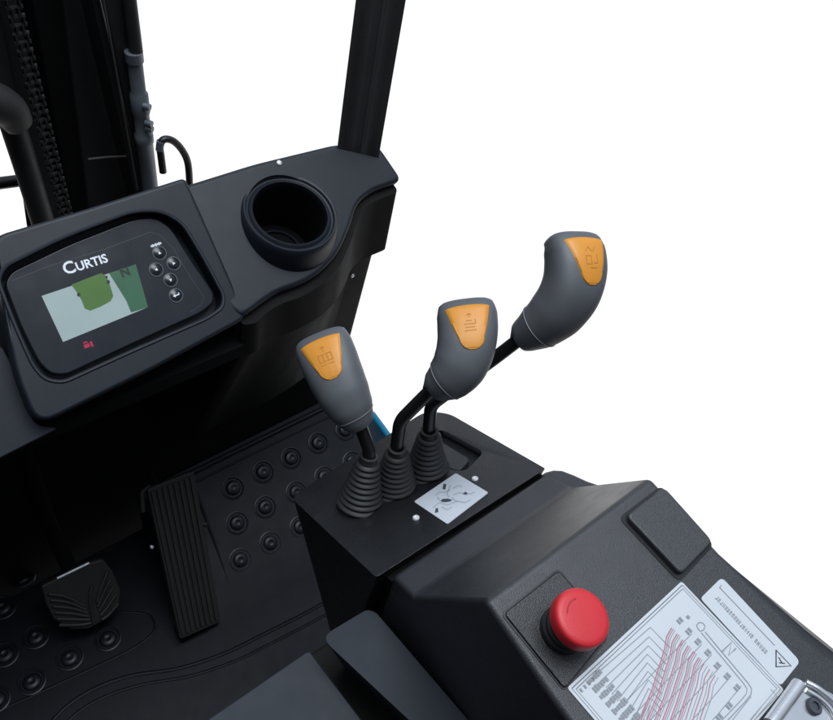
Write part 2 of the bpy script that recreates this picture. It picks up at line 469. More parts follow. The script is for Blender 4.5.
# ------------------------------------------------------------------ dashboard
DASH = Plane((0.42, 0.58, 0.640), -33)
POD = Plane((0.192, 0.58, 0.64), -40)
da = thing('dashboard', 'dark blue black moulded dashboard with a display pod and a cup holder', 'dashboard', (0.35, 0.6, 0.2))
S_px = [(178, 187), (255, 163), (336, 143.5), (379, 144), (403.5, 180), (373, 190.5), (358, 203), (351, 226), (340, 252), (322, 272), (302, 284), (278, 292), (262, 303), (252, 311), (242, 317), (230, 308)]
top = DASH.pts(S_px)
top = rnd(top, 0.016, 7, [0.012, 0.016, 0.012, 0.012, 0.012] + [0.018] * 13)
CUP = DASH.at(290, 214.5, 0.0075)
cupax = Plane((0, 0, 0), -15).n
hole = []
for q in range(56):
    a_ = 2 * math.pi * q / 56
    u_ = XV * math.cos(a_) + cupax.cross(XV) * math.sin(a_)
    p_ = CUP + u_ * 0.0505
    hole.append(p_ - cupax * ((p_ - DASH.p).dot(DASH.n) / cupax.dot(DASH.n)))
bm = soft_slab(top, DASH.n, 0.006, 0.026, hole=hole)
panel = obj('top_panel', bm, 'dash', da)
wn = panel.modifiers.new('normals', 'WEIGHTED_NORMAL'); wn.keep_sharp = True
# skirt below the curved edge
sk = [p - ZV * 0.015 + XV * (0.001 if p.x > 0.54 else 0.0) for p in rnd(DASH.pts([(240, 200), (333, 170), (379, 158), (401, 182), (373, 192.5), (361, 205), (354, 228), (343, 254), (325, 274.5), (304, 287), (280, 295), (265, 305), (257, 314), (240, 316)]), 0.010, 4)]
bm = prism(bmesh.new(), sk, [Vector((p.x, p.y, 0.534 + 0.0 * p.x)) for p in sk])
skirt = obj('side_skirt', bm, 'kick', da)
c = bmesh.new(); lathe(c, CUP, cupax, [(0, -0.082), (0.0455, -0.082), (0.0455, 0.04), (0, 0.04)], 48)
cut(skirt, c)
# kick panel, set a little back below the seam
kp = [Vector((p.x - 0.018 * (p.x > 0.54) - 0.006 * (0.5 < p.x <= 0.54), p.y + 0.004, 0.536)) for p in sk]
kb = []
for p in kp:
    q = p.copy(); q.z = 0.25
    q.y = 0.625 + (p.y - 0.52) * 0.35
    q.x = 0.30 + (p.x - 0.32) * 1.22
    kb.append(q)
bm = prism(bmesh.new(), kp, kb)
bmesh.ops.recalc_face_normals(bm, faces=bm.faces)
ktree = BVHTree.FromBMesh(bm)
kick = obj('kick_panel', bm, 'kick', da, bevel=0.003)
# cup holder: outer wall, stepped rim, well, floor with a moulded rib
bm = bmesh.new()
lathe(bm, CUP, cupax, [(0.0630, -0.050), (0.0600, -0.020), (0.0568, -0.004), (0.0550, 0.0035), (0.0535, 0.0052), (0.0515, 0.0046), (0.0500, 0.0018), (0.0480, 0.0012), (0.0465, 0.0040), (0.0448, 0.0052), (0.0432, 0.0040), (0.0425, 0.0), (0.0423, -0.008), (0.0435, -0.010), (0.0435, -0.02)], 64)
cup = obj('cup_holder', bm, 'dash', da)
bm = bmesh.new()
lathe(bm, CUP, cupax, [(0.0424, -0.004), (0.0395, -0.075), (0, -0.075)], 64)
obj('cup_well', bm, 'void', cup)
bm = bmesh.new()
lathe(bm, CUP + cupax * -0.0745, cupax, [(0.030, 0), (0.0295, 0.003), (0.027, 0.0035), (0.0265, 0)], 40)
obj('well_ring', bm, 'dash', cup)
# screws on the panel edge
hit, hn_, _, _ = ktree.ray_cast(EYE, ray(352, 275.5))
bm = bmesh.new()
lathe(bm, hit, hn_, [(0.0034, -0.004), (0.0034, 0.0008), (0.0022, 0.0022), (0, 0.0025)], 16)
obj('screw', bm, 'steel', da)
bm = bmesh.new(); c = DASH.at(279, 163)
lathe(bm, c, DASH.n, [(0.003, -0.006), (0.003, 0.0012), (0.002, 0.002), (0, 0.0022)], 16)
obj('screw', bm, 'steel', da)
# instrument pod
pod_px = [(-10, 238), (88, 209), (184, 178.5), (214, 246), (246, 318), (150, 371), (36, 427), (14, 372)]
pp = POD.pts(pod_px)
pr = rnd(pp, 0.01, 5, [0.015, 0.02, 0.006, 0.01, 0.012, 0.02, 0.02, 0.02])
bm = slab(pr, POD.n, 0.006, 0.05)
pod = obj('display_pod', bm, 'dash', da, bevel=0.0055, seg=4)
rec_px = [(-3, 281), (4, 267), (62, 238), (132, 212), (160, 212), (181, 224), (203, 260), (222, 296), (221, 308), (206, 319), (130, 352), (62, 383), (44, 380), (32, 366), (14, 326)]
rc = rnd(POD.pts(rec_px), 0.02, 5)
c = slab(rc, POD.n, 0.05, 0.020)
cut(pod, c)
bm = bmesh.new()
cl = [p + POD.n * 0.0052 for p in rc]
tube(bm, cl + [cl[0], cl[1]], 0.0022, 8, cap=False)
obj('recess_lip', bm, 'dash', pod)
# lower left face of the dash
LOWF = Plane(POD.at(20, 380) - POD.n * 0.022, -40)
lp = rnd(LOWF.pts([(-160, 290), (2, 345), (16, 372), (36, 425), (60, 428), (-160, 540)]), 0.008, 4)
bm = slab(lp, LOWF.n, 0.0, 0.10)
obj('lower_face', bm, 'dash', da, bevel=0.005)
# underside apron so that the footwell stays closed above
bm = bmesh.new()
u = [Vector((-0.5, 0.52, 0.565)), Vector((0.33, 0.52, 0.565)), Vector((0.33, 0.68, 0.60)), Vector((-0.5, 0.68, 0.60))]
prism(bm, [p - ZV * 0.012 for p in u], [p - ZV * 0.03 for p in u])
obj('under_panel', bm, 'void', da)

# ------------------------------------------------------------------ instrument display
UNIT = Plane(POD.p - POD.n * 0.008, -40)
di = thing('instrument_display', 'flat black instrument display with a lit grey green screen set into the dashboard pod', 'display', UNIT.at(110, 300))
un_px = [(4, 284), (11, 272), (70, 244), (134, 219), (154, 217), (170, 227), (192, 262), (214, 293), (213, 303), (201, 313), (128, 346), (66, 375), (50, 374), (38, 362), (20, 326)]
bm = slab(rnd(UNIT.pts(un_px), 0.012, 5), UNIT.n, 0.002, 0.012)
obj('housing', bm, 'glass', di, bevel=0.0018)
h0 = 0.0022
bm = bmesh.new()
strip(bm, UNIT.pts([(12, 281), (50, 266), (100, 251), (150, 232.5), (160, 236)]), 0.0006, UNIT.n, h0)
strip(bm, UNIT.pts([(160, 236), (172, 248), (190, 278), (203, 297), (201, 305), (190, 312)]), 0.0005, UNIT.n, h0)
obj('edge_line', bm, 'hair', di)
def Z8(x, y): return (30 + x / 4.9, 230 + y / 4.9)
def onU(l, h=h0): return UNIT.pts([Z8(*p) for p in l], 0)
bm = slab(onU([(55, 325), (515, 170), (575, 380), (160, 550)]), UNIT.n, 0.0026, -0.0018)
scr = obj('screen', bm, 'lcd', di)
g1 = onU([(200, 270), (280, 238), (345, 214), (372, 228), (388, 268), (405, 325), (392, 350), (340, 378), (292, 396), (266, 386), (250, 345), (226, 305)])
bm = flat(bmesh.new(), g1, UNIT.n, 0.0029); obj('screen_reflection', bm, 'lcdg', scr)  # green patch painted in for a soft reflection on the screen
g2 = onU([(385, 214), (515, 170), (575, 380), (492, 405), (470, 350), (430, 285)])
bm = flat(bmesh.new(), g2, UNIT.n, 0.0029); obj('screen_reflection', bm, 'lcdd', scr)  # darker green patch, also a painted reflection
for x, y, r in ((236, 318, 9), (380, 256, 9), (372, 232, 6)):
    bm = flat(bmesh.new(), onU([(x + r * math.cos(a), y + r * math.sin(a)) for a in [k * math.pi / 4 for k in range(8)]]), UNIT.n, 0.0032)
    obj('screen_mark', bm, 'lcdk', scr)
ux = (UNIT.at(183, 0) - UNIT.at(0, 57)); ux = XV
uy = UNIT.n.cross(XV)
a = UNIT.at(*Z8(448, 234))
bm, w = text_mesh('N', 0.0125, a + UNIT.n * 0.0032, XV, uy, 0.0001, 0.0004)
obj('gear_letter', bm, 'lcdk', scr)
a, e = UNIT.at(*Z8(170, 222)), UNIT.at(*Z8(372, 160))
bmC, wC = text_mesh('C', 0.0168, a + UNIT.n * 0.0024, (e - a), uy, 0.0002, 0.00035)
bmU, wU = text_mesh('URTIS', 0.0122, a + (e - a).normalized() * (wC + 0.0008) + UNIT.n * 0.0024, (e - a), uy, 0.0002, 0.0003)
me = bpy.data.meshes.new('tmp'); bmU.to_mesh(me); bmU.free(); bmC.from_mesh(me); bpy.data.meshes.remove(me)
obj('maker_lettering', bmC, 'white', di, smooth=False)
for x, y, ang in ((631, 115, 90), (700, 166, 0), (615, 196, 180), (685, 247, 270), (712, 322, 45)):
    c = UNIT.at(*Z8(x, y))
    bm = bmesh.new()
    lathe(bm, c + UNIT.n * 0.0018, UNIT.n, [(0.0072, 0), (0.0070, 0.0010), (0.0064, 0.0012), (0.0062, 0.0004), (0.0056, 0.0004), (0.0050, 0.0009), (0, 0.0012)], 28)
    bt = obj('button', bm, 'glass', di)
    bm = bmesh.new(); lathe(bm, c + UNIT.n * 0.0018, UNIT.n, [(0.0074, 0), (0.0074, 0.0011), (0.0068, 0.0011), (0.0068, 0)], 32, close=True)
    obj('button_ring', bm, 'ring', bt)
    r = 0.0020
    bm = bmesh.new()
    P_ = [c + (XV * math.cos(math.radians(ang + q)) + uy * math.sin(math.radians(ang + q))) * r for q in (0, 125, 235)]
    if (x, y) == (712, 322):
        P_ = [c + XV * dx + uy * dy for dx, dy in ((-0.0035, 0), (-0.001, 0.002), (-0.001, 0.0006), (0.003, 0.0006), (0.003, 0.002), (0.0038, 0.002), (0.0038, -0.0006), (-0.001, -0.0006), (-0.001, -0.002))]
    flat(bm, P_, UNIT.n, 0.0033)
    obj('arrow_mark', bm, 'white', bt, smooth=False)
bm = bmesh.new()
for k in range(7):
    a = UNIT.at(*Z8(592 + k * 7.5, 82 - k * 2.6))
    box(bm, a + UNIT.n * 0.0022, XV * 0.0007, uy * (0.0009 + 0.0006 * (k % 2)), UNIT.n * 0.0002)
obj('tiny_print', bm, 'white', di)
bm = bmesh.new()
c = UNIT.at(*Z8(286, 565))
box(bm, c + UNIT.n * 0.0022 - XV * 0.0020, XV * 0.0028, uy * 0.0019, UNIT.n * 0.0003)
box(bm, c + UNIT.n * 0.0022 + XV * 0.0028, XV * 0.0012, uy * 0.0028, UNIT.n * 0.0003)
box(bm, c + UNIT.n * 0.0022 - XV * 0.002 + uy * 0.0036, XV * 0.0020, uy * 0.0008, UNIT.n * 0.0003)
obj('warning_icon', bm, 'redled', di)

# ------------------------------------------------------------------ overhead guard pillar
bm = bmesh.new()
pz = 0.66
def pv(x, y): 
    return Plane((0, 0, 0.684), 0).at(x, y)
b0, b1, b2 = pv(335, 146), pv(362, 146), pv(383, 146)
q = [b0, b1, b2, b0 + (b2 - b1)]
q = rnd([b0, b1, b2, b0 + (b2 - b1)], 0.006, 4)
prism(bm, [p + ZV * 1.4 for p in q], [p - ZV * 0.03 for p in q])
pil = obj('guard_pillar', bm, 'pillar')
tag(pil, 'square black steel pillar rising from the right corner of the dashboard', 'pillar')

# ------------------------------------------------------------------ lever housing
T1 = Plane((0.322, 0.291, 0.563), 27)
lh = thing('lever_housing', 'black plastic lever housing with three boots, a pictogram sticker and a card pocket', 'lever console', (0.36, 0.25, 0.3))
tp = T1.pts([(290, 497), (425, 411), (449, 413), (546, 468.5), (376, 577.5)])
tr = rnd(tp, 0.01, 5, [0.012, 0.02, 0.012, 0.003, 0.004])
bot = []
for p in tr:
    k = (p.y - 0.19) / 0.14
    bot.append(Vector((p.x, 0.192 + (p.y - 0.192) * 0.33, 0.40 if True else 0)))
bm = prism(bmesh.new(), tr, bot)
shell = obj('housing_shell', bm, 'house', lh, bevel=0.007, seg=6)
bm = bmesh.new()
prism(bm, [Vector((0.272, 0.1835, 0.604)), Vector((0.470, 0.1835, 0.604)), Vector((0.470, 0.20, 0.597)), Vector((0.272, 0.20, 0.597))], [Vector((0.272, 0.1835, 0.42)), Vector((0.470, 0.1835, 0.42)), Vector((0.470, 0.20, 0.42)), Vector((0.272, 0.20, 0.42))])
obj('gap_shade_filler', bm, 'void', lh)  # dark block added to stand in for the shade in the gap
# card pocket
pk = rnd(T1.pts([(424, 436), (441, 429), (484, 452), (466, 471), (449, 470), (427, 455)]), 0.008, 5)
cut(shell, slab(pk, T1.n, 0.03, 0.009))
bm = slab(rnd(T1.pts([(430, 441), (440, 438), (470, 456), (460, 467), (449, 466), (432, 453)]), 0.006, 4), T1.n, -0.0035, 0.0095)
obj('pocket_tongue', bm, 'hump', lh, bevel=0.0015)
# pictogram sticker
st = T1.pts([(414, 502), (456, 473.5), (488.5, 493), (447.5, 524.5)])
st = [p + (p - sum(st, Vector()) / 4) * -0.0 for p in st]
bm = slab(rnd(st, 0.002, 3), T1.n, 0.0006, 0.0)
stk = obj('pictogram_sticker', bm, 'sticker', lh)
def Z4(x, y): return (390 + x / 6.94, 460 + y / 6.94)
def onT(l): return T1.pts([Z4(*p) for p in l])
bm = bmesh.new()
for l in ([(365, 205), (372, 170), (392, 172), (385, 210)], [(352, 292), (362, 275), (402, 272), (432, 282), (420, 292), (380, 298)], [(312, 372), (318, 340), (334, 338), (336, 365)], [(505, 240), (525, 224), (540, 235), (530, 246)]):
    flat(bm, onT(l), T1.n, 0.0009)
obj('pictogram', bm, 'darkink', stk)
bm = bmesh.new()
for l in ([(318, 250), (345, 225), (380, 228), (420, 210)], [(300, 335), (340, 300), (400, 315), (470, 290)], [(440, 200), (470, 182), (498, 186)], [(440, 245), (480, 230), (560, 240), (590, 225)], [(330, 262), (352, 290)], [(430, 262), (450, 285), (520, 300), (560, 280)], [(420, 180), (395, 240), (410, 262)], [(360, 330), (400, 350), (430, 330)]):
    strip(bm, onT(l), 0.0014, T1.n, 0.0008)
obj('pictogram', bm, 'softink', stk)
for x, y in ((475, 479), (416, 518)):
    bm = bmesh.new()
    lathe(bm, T1.at(x, y), T1.n, [(0.0034, -0.002), (0.0034, 0.0008), (0.0028, 0.0016), (0.0016, 0.0018), (0.0014, 0.0009), (0, 0.0009)], 18)
    obj('screw', bm, 'steel', lh)

# ------------------------------------------------------------------ levers
def superring(c, w, d, hw, hd, k=36, e=2.6):
    out = []
    for i in range(k):
        a = 2 * math.pi * i / k
        ca, sa = math.cos(a), math.sin(a)
        out.append(c + w * (math.copysign(abs(ca) ** (2 / e), ca) * hw) + d * (math.copysign(abs(sa) ** (2 / e), sa) * hd))
    return out
def cam2w(v): return Vector((AX.dot(v), AY.dot(v), AZ.dot(v)))
def lever(label, base_px, rod_px, head, neck, up_px, turn, knob_len=0.088, scale=1.0, boot_r=0.0235, boot_h=0.052, marks=0):
    """base_px: boot centre on the housing; rod_px: points (x, y, depth) of the rod; head: (x, y, depth) of the centre of the amber pad; neck: where the grip ends"""
    base = T1.at(*base_px)
    t = thing('control_lever', label, 'lever', base, 'control levers with grey grips')
    rod = [base + T1.n * 0.01] + [at_depth(*p) for p in rod_px]
    hc = at_depth(*head); nk = at_depth(*neck)
    v = ray(head[0], head[1]).normalized()
    # pad frame in view of the eye, then turned about its own long axis
    upv = cam2w(Vector((up_px[0], up_px[1], 0))).normalized()
    h = (upv - v * upv.dot(v)).normalized()
    h = (h * math.cos(math.radians(22)) + v * math.sin(math.radians(22)))     # top leans away
    n = (-v - h * (-v).dot(h)).normalized()
    n = Matrix.Rotation(math.radians(turn), 3, h) @ n
    w = h.cross(n).normalized()                                   # to the right when looking at the pad
    w = -w if w.dot(cam2w(Vector((1, 0, 0)))) < 0 else w
    # spine: from the neck, through below the pad, to the top
    s = scale
    body = hc - n * 0.0175 * s
    top = body + h * 0.0235 * s
    mid = body - h * 0.020 * s
    ctl = body - h * 0.034 * s
    sp = [nk * (1 - k / 32) ** 2 + ctl * (2 * (k / 32) * (1 - k / 32)) + top * (k / 32) ** 2 for k in range(33)]
    n_s = len(sp)
    def width(u):     # half width and half depth along the spine, 0 at the neck
        tab = [(0, .0140, .0135), (.06, .0165, .0160), (.20, .0212, .0200), (.38, .0242, .0222), (.58, .0256, .0220), (.78, .0266, .0200), (.92, .0266, .0180), (1.0, .0252, .0150)]
        for (a, w0, d0), (b, w1, d1) in zip(tab, tab[1:]):
            if u <= b:
                k = (u - a) / (b - a); k = k * k * (3 - 2 * k) * 0.4 + k * 0.6
                return (w0 + (w1 - w0) * k) * s, (d0 + (d1 - d0) * k) * s
        return tab[-1][1] * s, tab[-1][2] * s
    bm = bmesh.new(); rings = []
    lens = [0]
    for i in range(1, n_s): lens.append(lens[-1] + (sp[i] - sp[i - 1]).length)
    for i, p in enumerate(sp):
        tt = (sp[min(i + 1, n_s - 1)] - sp[max(i - 1, 0)]).normalized()
        ww = (w - tt * w.dot(tt)).normalized(); dd = tt.cross(ww).normalized()
        if dd.dot(n) < 0: dd = -dd
        u = lens[i] / lens[-1]
        hw, hd = width(u)
        rings.append(superring(p, ww, dd, hw, hd, e=2.0 + 0.9 * u))
    hw, hd = width(1)
    tt = h
    for k, f in ((0.45, 0.965), (0.75, 0.88), (0.92, 0.76), (1.0, 0.55)):
        rings.append(superring(top + tt * 0.0070 * s * k - n * 0.003 * s * k, w, n, hw * f, hd * f, e=2.9))
    rings.insert(0, superring(sp[0] - (sp[1] - sp[0]).normalized() * 0.002, w, n, 0.0085 * s, 0.0085 * s, e=2))
    vr = [[bm.verts.new(q) for q in r] for r in rings]
    for a, b in zip(vr, vr[1:]):
        for k in range(len(a)): bm.faces.new((a[k], a[(k + 1) % len(a)], b[(k + 1) % len(a)], b[k]))
    bm.faces.new(vr[0][::-1]); bm.faces.new(vr[-1])
    bmesh.ops.recalc_face_normals(bm, faces=bm.faces)
    tree = BVHTree.FromBMesh(bm)
    grip = obj('grip', bm, 'grip', t)
    # seam ring low on the grip
    i = int(n_s * 0.16)
    tt = (sp[i + 1] - sp[i - 1]).normalized(); ww = (w - tt * w.dot(tt)).normalized(); dd = tt.cross(ww)
    hw, hd = width(lens[i] / lens[-1])
    rr = superring(sp[i], ww, dd, hw + 0.0001, hd + 0.0001, e=2.0 + 0.9 * lens[i] / lens[-1])
    bm = bmesh.new(); tube(bm, rr + [rr[0]], 0.0005, 6, cap=False)
    obj('seam_ring', bm, 'seam', grip)
    # amber pad wrapped onto the front of the grip
    def prj(a, b, lift):
        o = hc + w * a + h * b + n * 0.06
        r = tree.ray_cast(o, -n)
        return (r[0] if r[0] is not None else o - n * 0.06) + n * lift
    def half(q):     # half width of the shield, q 0 at the foot and 1 at the top
        if q < 0.25: return 0.0118 * math.sqrt(max(0, 1 - (1 - q / 0.25) ** 2))
        return 0.0118 + (0.0212 - 0.0118) * ((q - 0.25) / 0.75) ** 0.8 * (1 if q < 0.93 else 1 - ((q - 0.93) / 0.07) ** 2 * 0.14)
    NR, NC = 34, 16
    bm = bmesh.new(); g = []
    for r in range(NR + 1):
        q = (r / NR) ** 1.7
        row = []
        for c in range(NC + 1):
            f = c / NC * 2 - 1
            edge = max(abs(f), abs(q * 2 - 1))
            lift = 0.0011 if edge < 0.93 else (0.0007 if edge < 0.99 else -0.0012)
            arch = -0.0022 * f * f if q > 0.85 else 0
            row.append(bm.verts.new(prj(f * max(half(q), 0.0005) * s, (q - 0.5) * 0.043 * s + arch * (q - 0.85) / 0.15, lift)))
        g.append(row)
    for r in range(NR):
        for c in range(NC): bm.faces.new((g[r][c], g[r][c + 1], g[r + 1][c + 1], g[r + 1][c]))
    obj('amber_pad', bm, 'pad', grip)
    bm = bmesh.new()
    def pl(pts, wd):
        P3 = [prj(a * s, b * s, 0.0013) for a, b in pts]
        for p, q in zip(P3, P3[1:]): 
            m1 = (p + q) / 2
            d_ = q - p
            sd = n.cross(d_.normalized()) * wd
            bm.faces.new([bm.verts.new(x) for x in (p + sd, q + sd, q - sd, p - sd)])
    e = 0.001
    if marks == 0:
        for L in ([(-6, -4), (6, -4), (6, 3), (-6, 3), (-6, -4)], [(-2, 3), (-2, -4)], [(2, 3), (2, -4)], [(0, 6), (0, 11)], [(-2, 9), (0, 11), (2, 9)], [(-6, -7), (6, -7)]): pl([(a * e, b * e) for a, b in L], 0.00045)
    elif marks == 1:
        for L in ([(-5, -5), (5, -5)], [(-4, -2), (4, -2)], [(-5, 1), (5, 1), (5, 5)], [(-3, 4), (2, 4)], [(0, 7), (0, 11)], [(-2, 9), (0, 11), (2, 9)]): pl([(a * e, b * e) for a, b in L], 0.00045)
    else:
        for L in ([(-5, -5), (-5, 2), (0, 2), (0, -5), (-5, -5)], [(2, -4), (6, -4), (6, 3)], [(-4, 6), (-1, 10), (2, 6)], [(3, 6), (6, 10)], [(-2, -8), (5, -8)]): pl([(a * e, b * e) for a, b in L], 0.00045)
    obj('pad_symbol', bm, 'padmark', grip, smooth=False)
    # rod
    path = rod + [nk * 0.7 + sp[4] * 0.3]
    pth = []
    for i, p in enumerate(path):
        if 0 < i < len(path) - 1:
            a = p + (path[i - 1] - p).normalized() * min(0.008, (path[i - 1] - p).length * 0.4)
            b = p + (path[i + 1] - p).normalized() * min(0.008, (path[i + 1] - p).length * 0.4)
            pth += [a * (1 - k / 6) ** 2 + p * 2 * (k / 6) * (1 - k / 6) + b * (k / 6) ** 2 for k in range(7)]
        else: pth.append(p)
    bm = bmesh.new(); tube(bm, pth, 0.0062, 16)
    obj('rod', bm, 'rod', t)
    # bellows boot along the first stretch of the rod
    axis = (rod[1] - base).normalized()
    bm = bmesh.new(); pr = []
    prm = 9
    for i in range(prm):
        f = i / prm
        r0 = boot_r + (0.0105 - boot_r) * (f ** 0.82)
        z0 = boot_h * f
        dz = boot_h / prm
        pr += [(r0 - 0.0022, z0), (r0 - 0.0004, z0 + dz * 0.22), (r0 + 0.0004, z0 + dz * 0.45), (r0 - 0.0006, z0 + dz * 0.70), (r0 - 0.0026, z0 + dz * 0.86)]
    pr = [(boot_r + 0.001, -0.018)] + pr + [(0.0088, boot_h), (0.0088, boot_h + 0.006), (0.0062, boot_h + 0.0065)]
    lathe(bm, base, axis, pr, 36)
    obj('bellows_boot', bm, 'rubber', t)
    return t
lever('shortest lever on a straight rod, grey grip in front of the dark kick panel', (360, 503), [(370, 452, .75)],
      (326, 358, .715), (360, 423, .735), (-17, -45), -6, marks=0)
lever('middle lever with cranked rod, grey grip and amber pad facing the viewer against white', (394, 487), [(400, 421, .735), (424, 397, .715)],
      (470, 326, .68), (434, 386, .705), (-7, -48), 4, marks=1)
lever('rightmost lever bent far outboard, grey grip seen half from the side against white', (427, 470), [(431, 405, .755), (495, 358, .72)],
      (591, 258, .66), (521, 337, .705), (-13, -46), 40, marks=2)

# ------------------------------------------------------------------ rear console
HUMP = Plane((0.304, 0.049, 0.749), -8)
co = thing('armrest_console', 'charcoal plastic side console behind the levers with a load chart on its sloping top', 'console', (0.35, 0.03, 0.3))
secL = [(0.1835, 0.38), (0.1835, 0.6175), (0.1535, 0.6335), (0.094, HUMP.drop(0, 0.094)), (0.02, HUMP.drop(0, 0.02)), (-0.06, HUMP.drop(0, -0.06)), (-0.22, HUMP.drop(0, -0.22)), (-0.22, 0.38)]
xl = [0.270, 0.270, 0.266, 0.252, 0.250, 0.250, 0.250, 0.250]
xr = [0.464, 0.465, 0.465, 0.434, 0.4375, 0.446, 0.500, 0.500]
bm = bmesh.new()
lf = [Vector((xl[i], y, z)) for i, (y, z) in enumerate(secL)]
rt = [Vector((xr[i], y, z)) for i, (y, z) in enumerate(secL)]
prism(bm, lf, rt)
shell2 = obj('console_shell', bm, 'hump', co, bevel=0.005, seg=5, angle=14)
bm = bmesh.new()
SP = Plane((0.262, 0.1835, 0.6175), 27)
sh = SP.pts([(540, 475), (546, 471), (554, 469), (563, 469.5), (575, 474), (588, 480), (603, 485), (600, 495), (560, 498)])
prism(bm, sh, [p - ZV * 0.15 for p in sh])
obj('side_shoulder', bm, 'hump', co, bevel=0.004, seg=5)
# blank cover pad
bp = rnd(HUMP.pts([(623, 518), (661, 489), (710, 544), (678, 577)]), 0.006, 5)
bm = slab(bp, HUMP.n, 0.0055, 0.002)
obj('blank_cover', bm, 'hump', co, bevel=0.002)
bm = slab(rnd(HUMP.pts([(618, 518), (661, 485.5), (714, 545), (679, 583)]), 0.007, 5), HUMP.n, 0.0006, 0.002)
obj('cover_shadow_gap', bm, 'rod', co)  # dark slab standing in for the shadow and groove around the cover
bm = slab(rnd(HUMP.pts([(500.5, 614), (558, 568.5), (613, 633), (564, 692)]), 0.006, 5, [0.004, 0.004, 0.012, 0.004]), HUMP.n, 0.0006, 0.002)
obj('plate_gasket', bm, 'rod', co)
# switch plate under the stop button
sp_ = rnd(HUMP.pts([(503, 614), (558, 571), (610, 633), (564, 690)]), 0.006, 5, [0.004, 0.004, 0.012, 0.004])
bm = slab(sp_, HUMP.n, 0.0022, 0.002)
obj('switch_plate', bm, 'house', co, bevel=0.0012)
# load chart
A_, B_, C_ = HUMP.at(681, 581.5), HUMP.at(566.5, 688), HUMP.at(783.5, 690)
D_ = B_ + (C_ - A_)
hn = HUMP.n
bm = slab(rnd([A_, B_, D_, C_], 0.002, 3), hn, 0.0010, 0.0)
ch = obj('load_chart', bm, 'paper', co, bevel=0.0004)
def Z5(x, y): return (560 + x / 3.051, 570 + y / 3.051)
def onH(l): return HUMP.pts([Z5(*p) for p in l])
eu, ev = (B_ - A_).normalized(), (C_ - A_).normalized()
def bord(d): return [A_ + eu * d + ev * d, B_ - eu * d + ev * d, D_ - eu * d - ev * d, C_ + eu * d - ev * d]
H1 = 0.0013
bm = bmesh.new()
strip(bm, bord(0.0022), 0.0006, hn, H1, True)
strip(bm, bord(0.0042), 0.0005, hn, H1, True)
ap = [(273, 176), (269, 205), (267, 232), (264, 258), (264, 284), (266, 310), (267, 336), (268, 362), (270, 388), (272, 414)]
st0 = [(104, 322), (121, 340), (138, 360), (156, 380), (172, 400), (188, 420), (204, 440), (220, 460), (236, 480), (252, 500)]
for i, (p, q) in enumerate(zip(ap, st0)):
    arm = 60 - i * 3
    strip(bm, onH([q, p, (p[0] + arm, p[1] + arm * 1.03)]), 0.0006, hn, H1)
for i in range(9):
    x0, y0 = 400 + i * 30, 195 + i * 32
    strip(bm, onH([(x0, y0), (x0 - 70, y0 + 70 + i * 3), (x0 - 210, y0 + 215 + i * 4)]), 0.0005, hn, H1)
obj('chart_line', bm, 'ink', ch, smooth=False)
bm = bmesh.new()
strip(bm, onH([(418, 180), (414, 170), (420, 162), (432, 162), (440, 172), (436, 184), (425, 188), (418, 180)]), 0.0007, hn, H1)
strip(bm, onH([(440, 190), (500, 262), (570, 345), (581, 362), (580, 380), (560, 405), (510, 458), (440, 530)]), 0.0007, hn, H1)
strip(bm, onH([(428, 192), (490, 266), (558, 348), (568, 364), (566, 378), (548, 400), (498, 452), (430, 522)]), 0.0006, hn, H1)
strip(bm, onH([(492, 250), (520, 222), (512, 262), (534, 240)]), 0.0011, hn, H1)
strip(bm, onH([(640, 365), (660, 385), (560, 490)]), 0.0005, hn, H1)
obj('chart_frame', bm, 'ink', ch, smooth=False)
bm = bmesh.new()
for x, y in ((363, 156), (390, 188), (418, 220), (448, 253), (477, 293), (507, 325), (537, 360), (513, 415), (483, 450)):
    c = HUMP.at(*Z5(x, y))
    for k in (-1, 1):
        box(bm, c + eu * 0.0014 * k + hn * (H1 + 0.0001), eu * 0.0009, ev * 0.0018, hn * 0.0001)
box(bm, HUMP.at(*Z5(388, 145)) + hn * (H1 + 0.0001), eu * 0.0012, ev * 0.0012, hn * 0.0001)
for i in range(9):
    c = HUMP.at(*Z5(100 + i * 19.5, 330 + i * 22))
    for k in range(6):
        hgt = random.uniform(0.0012, 0.0022)
        box(bm, c + eu * (k - 2.8) * 0.0024 + ev * random.uniform(-.0002, .0002) + hn * (H1 + 0.0001), eu * 0.0009, ev * hgt, hn * 0.0001)
for k in range(4):
    box(bm, HUMP.at(*Z5(62 + k * 12, 368 - k * 11)) + hn * (H1 + 0.0001), eu * 0.0007, ev * 0.0013, hn * 0.0001)
obj('chart_lettering', bm, 'ink', ch, smooth=False)
bm = bmesh.new(); bk = bmesh.new()
curves = [[(340, 180), (326, 205), (318, 262), (296, 335), (262, 405), (238, 455), (205, 520)],
          [(362, 214), (346, 248), (336, 300), (312, 360), (284, 420), (268, 460), (238, 525)],
          [(398, 246), (372, 285), (358, 330), (336, 385), (312, 440), (295, 480), (270, 530)],
          [(436, 288), (415, 330), (396, 375), (372, 420), (352, 460), (325, 520)],
          [(466, 318), (446, 360), (428, 400), (404, 440), (385, 480), (360, 530)]]
def dashes(b, l, w, on, off):
    pts = spline(onH(l), 14)
    acc = 0; cur = []
    for p, q in zip(pts, pts[1:]):
        acc += (q - p).length
        if (acc % (on + off)) < on: cur.append(p)
        else:
            if len(cur) > 1: strip(b, cur, w, hn, H1 + 0.0001)
            cur = []
    if len(cur) > 1: strip(b, cur, w, hn, H1 + 0.0001)
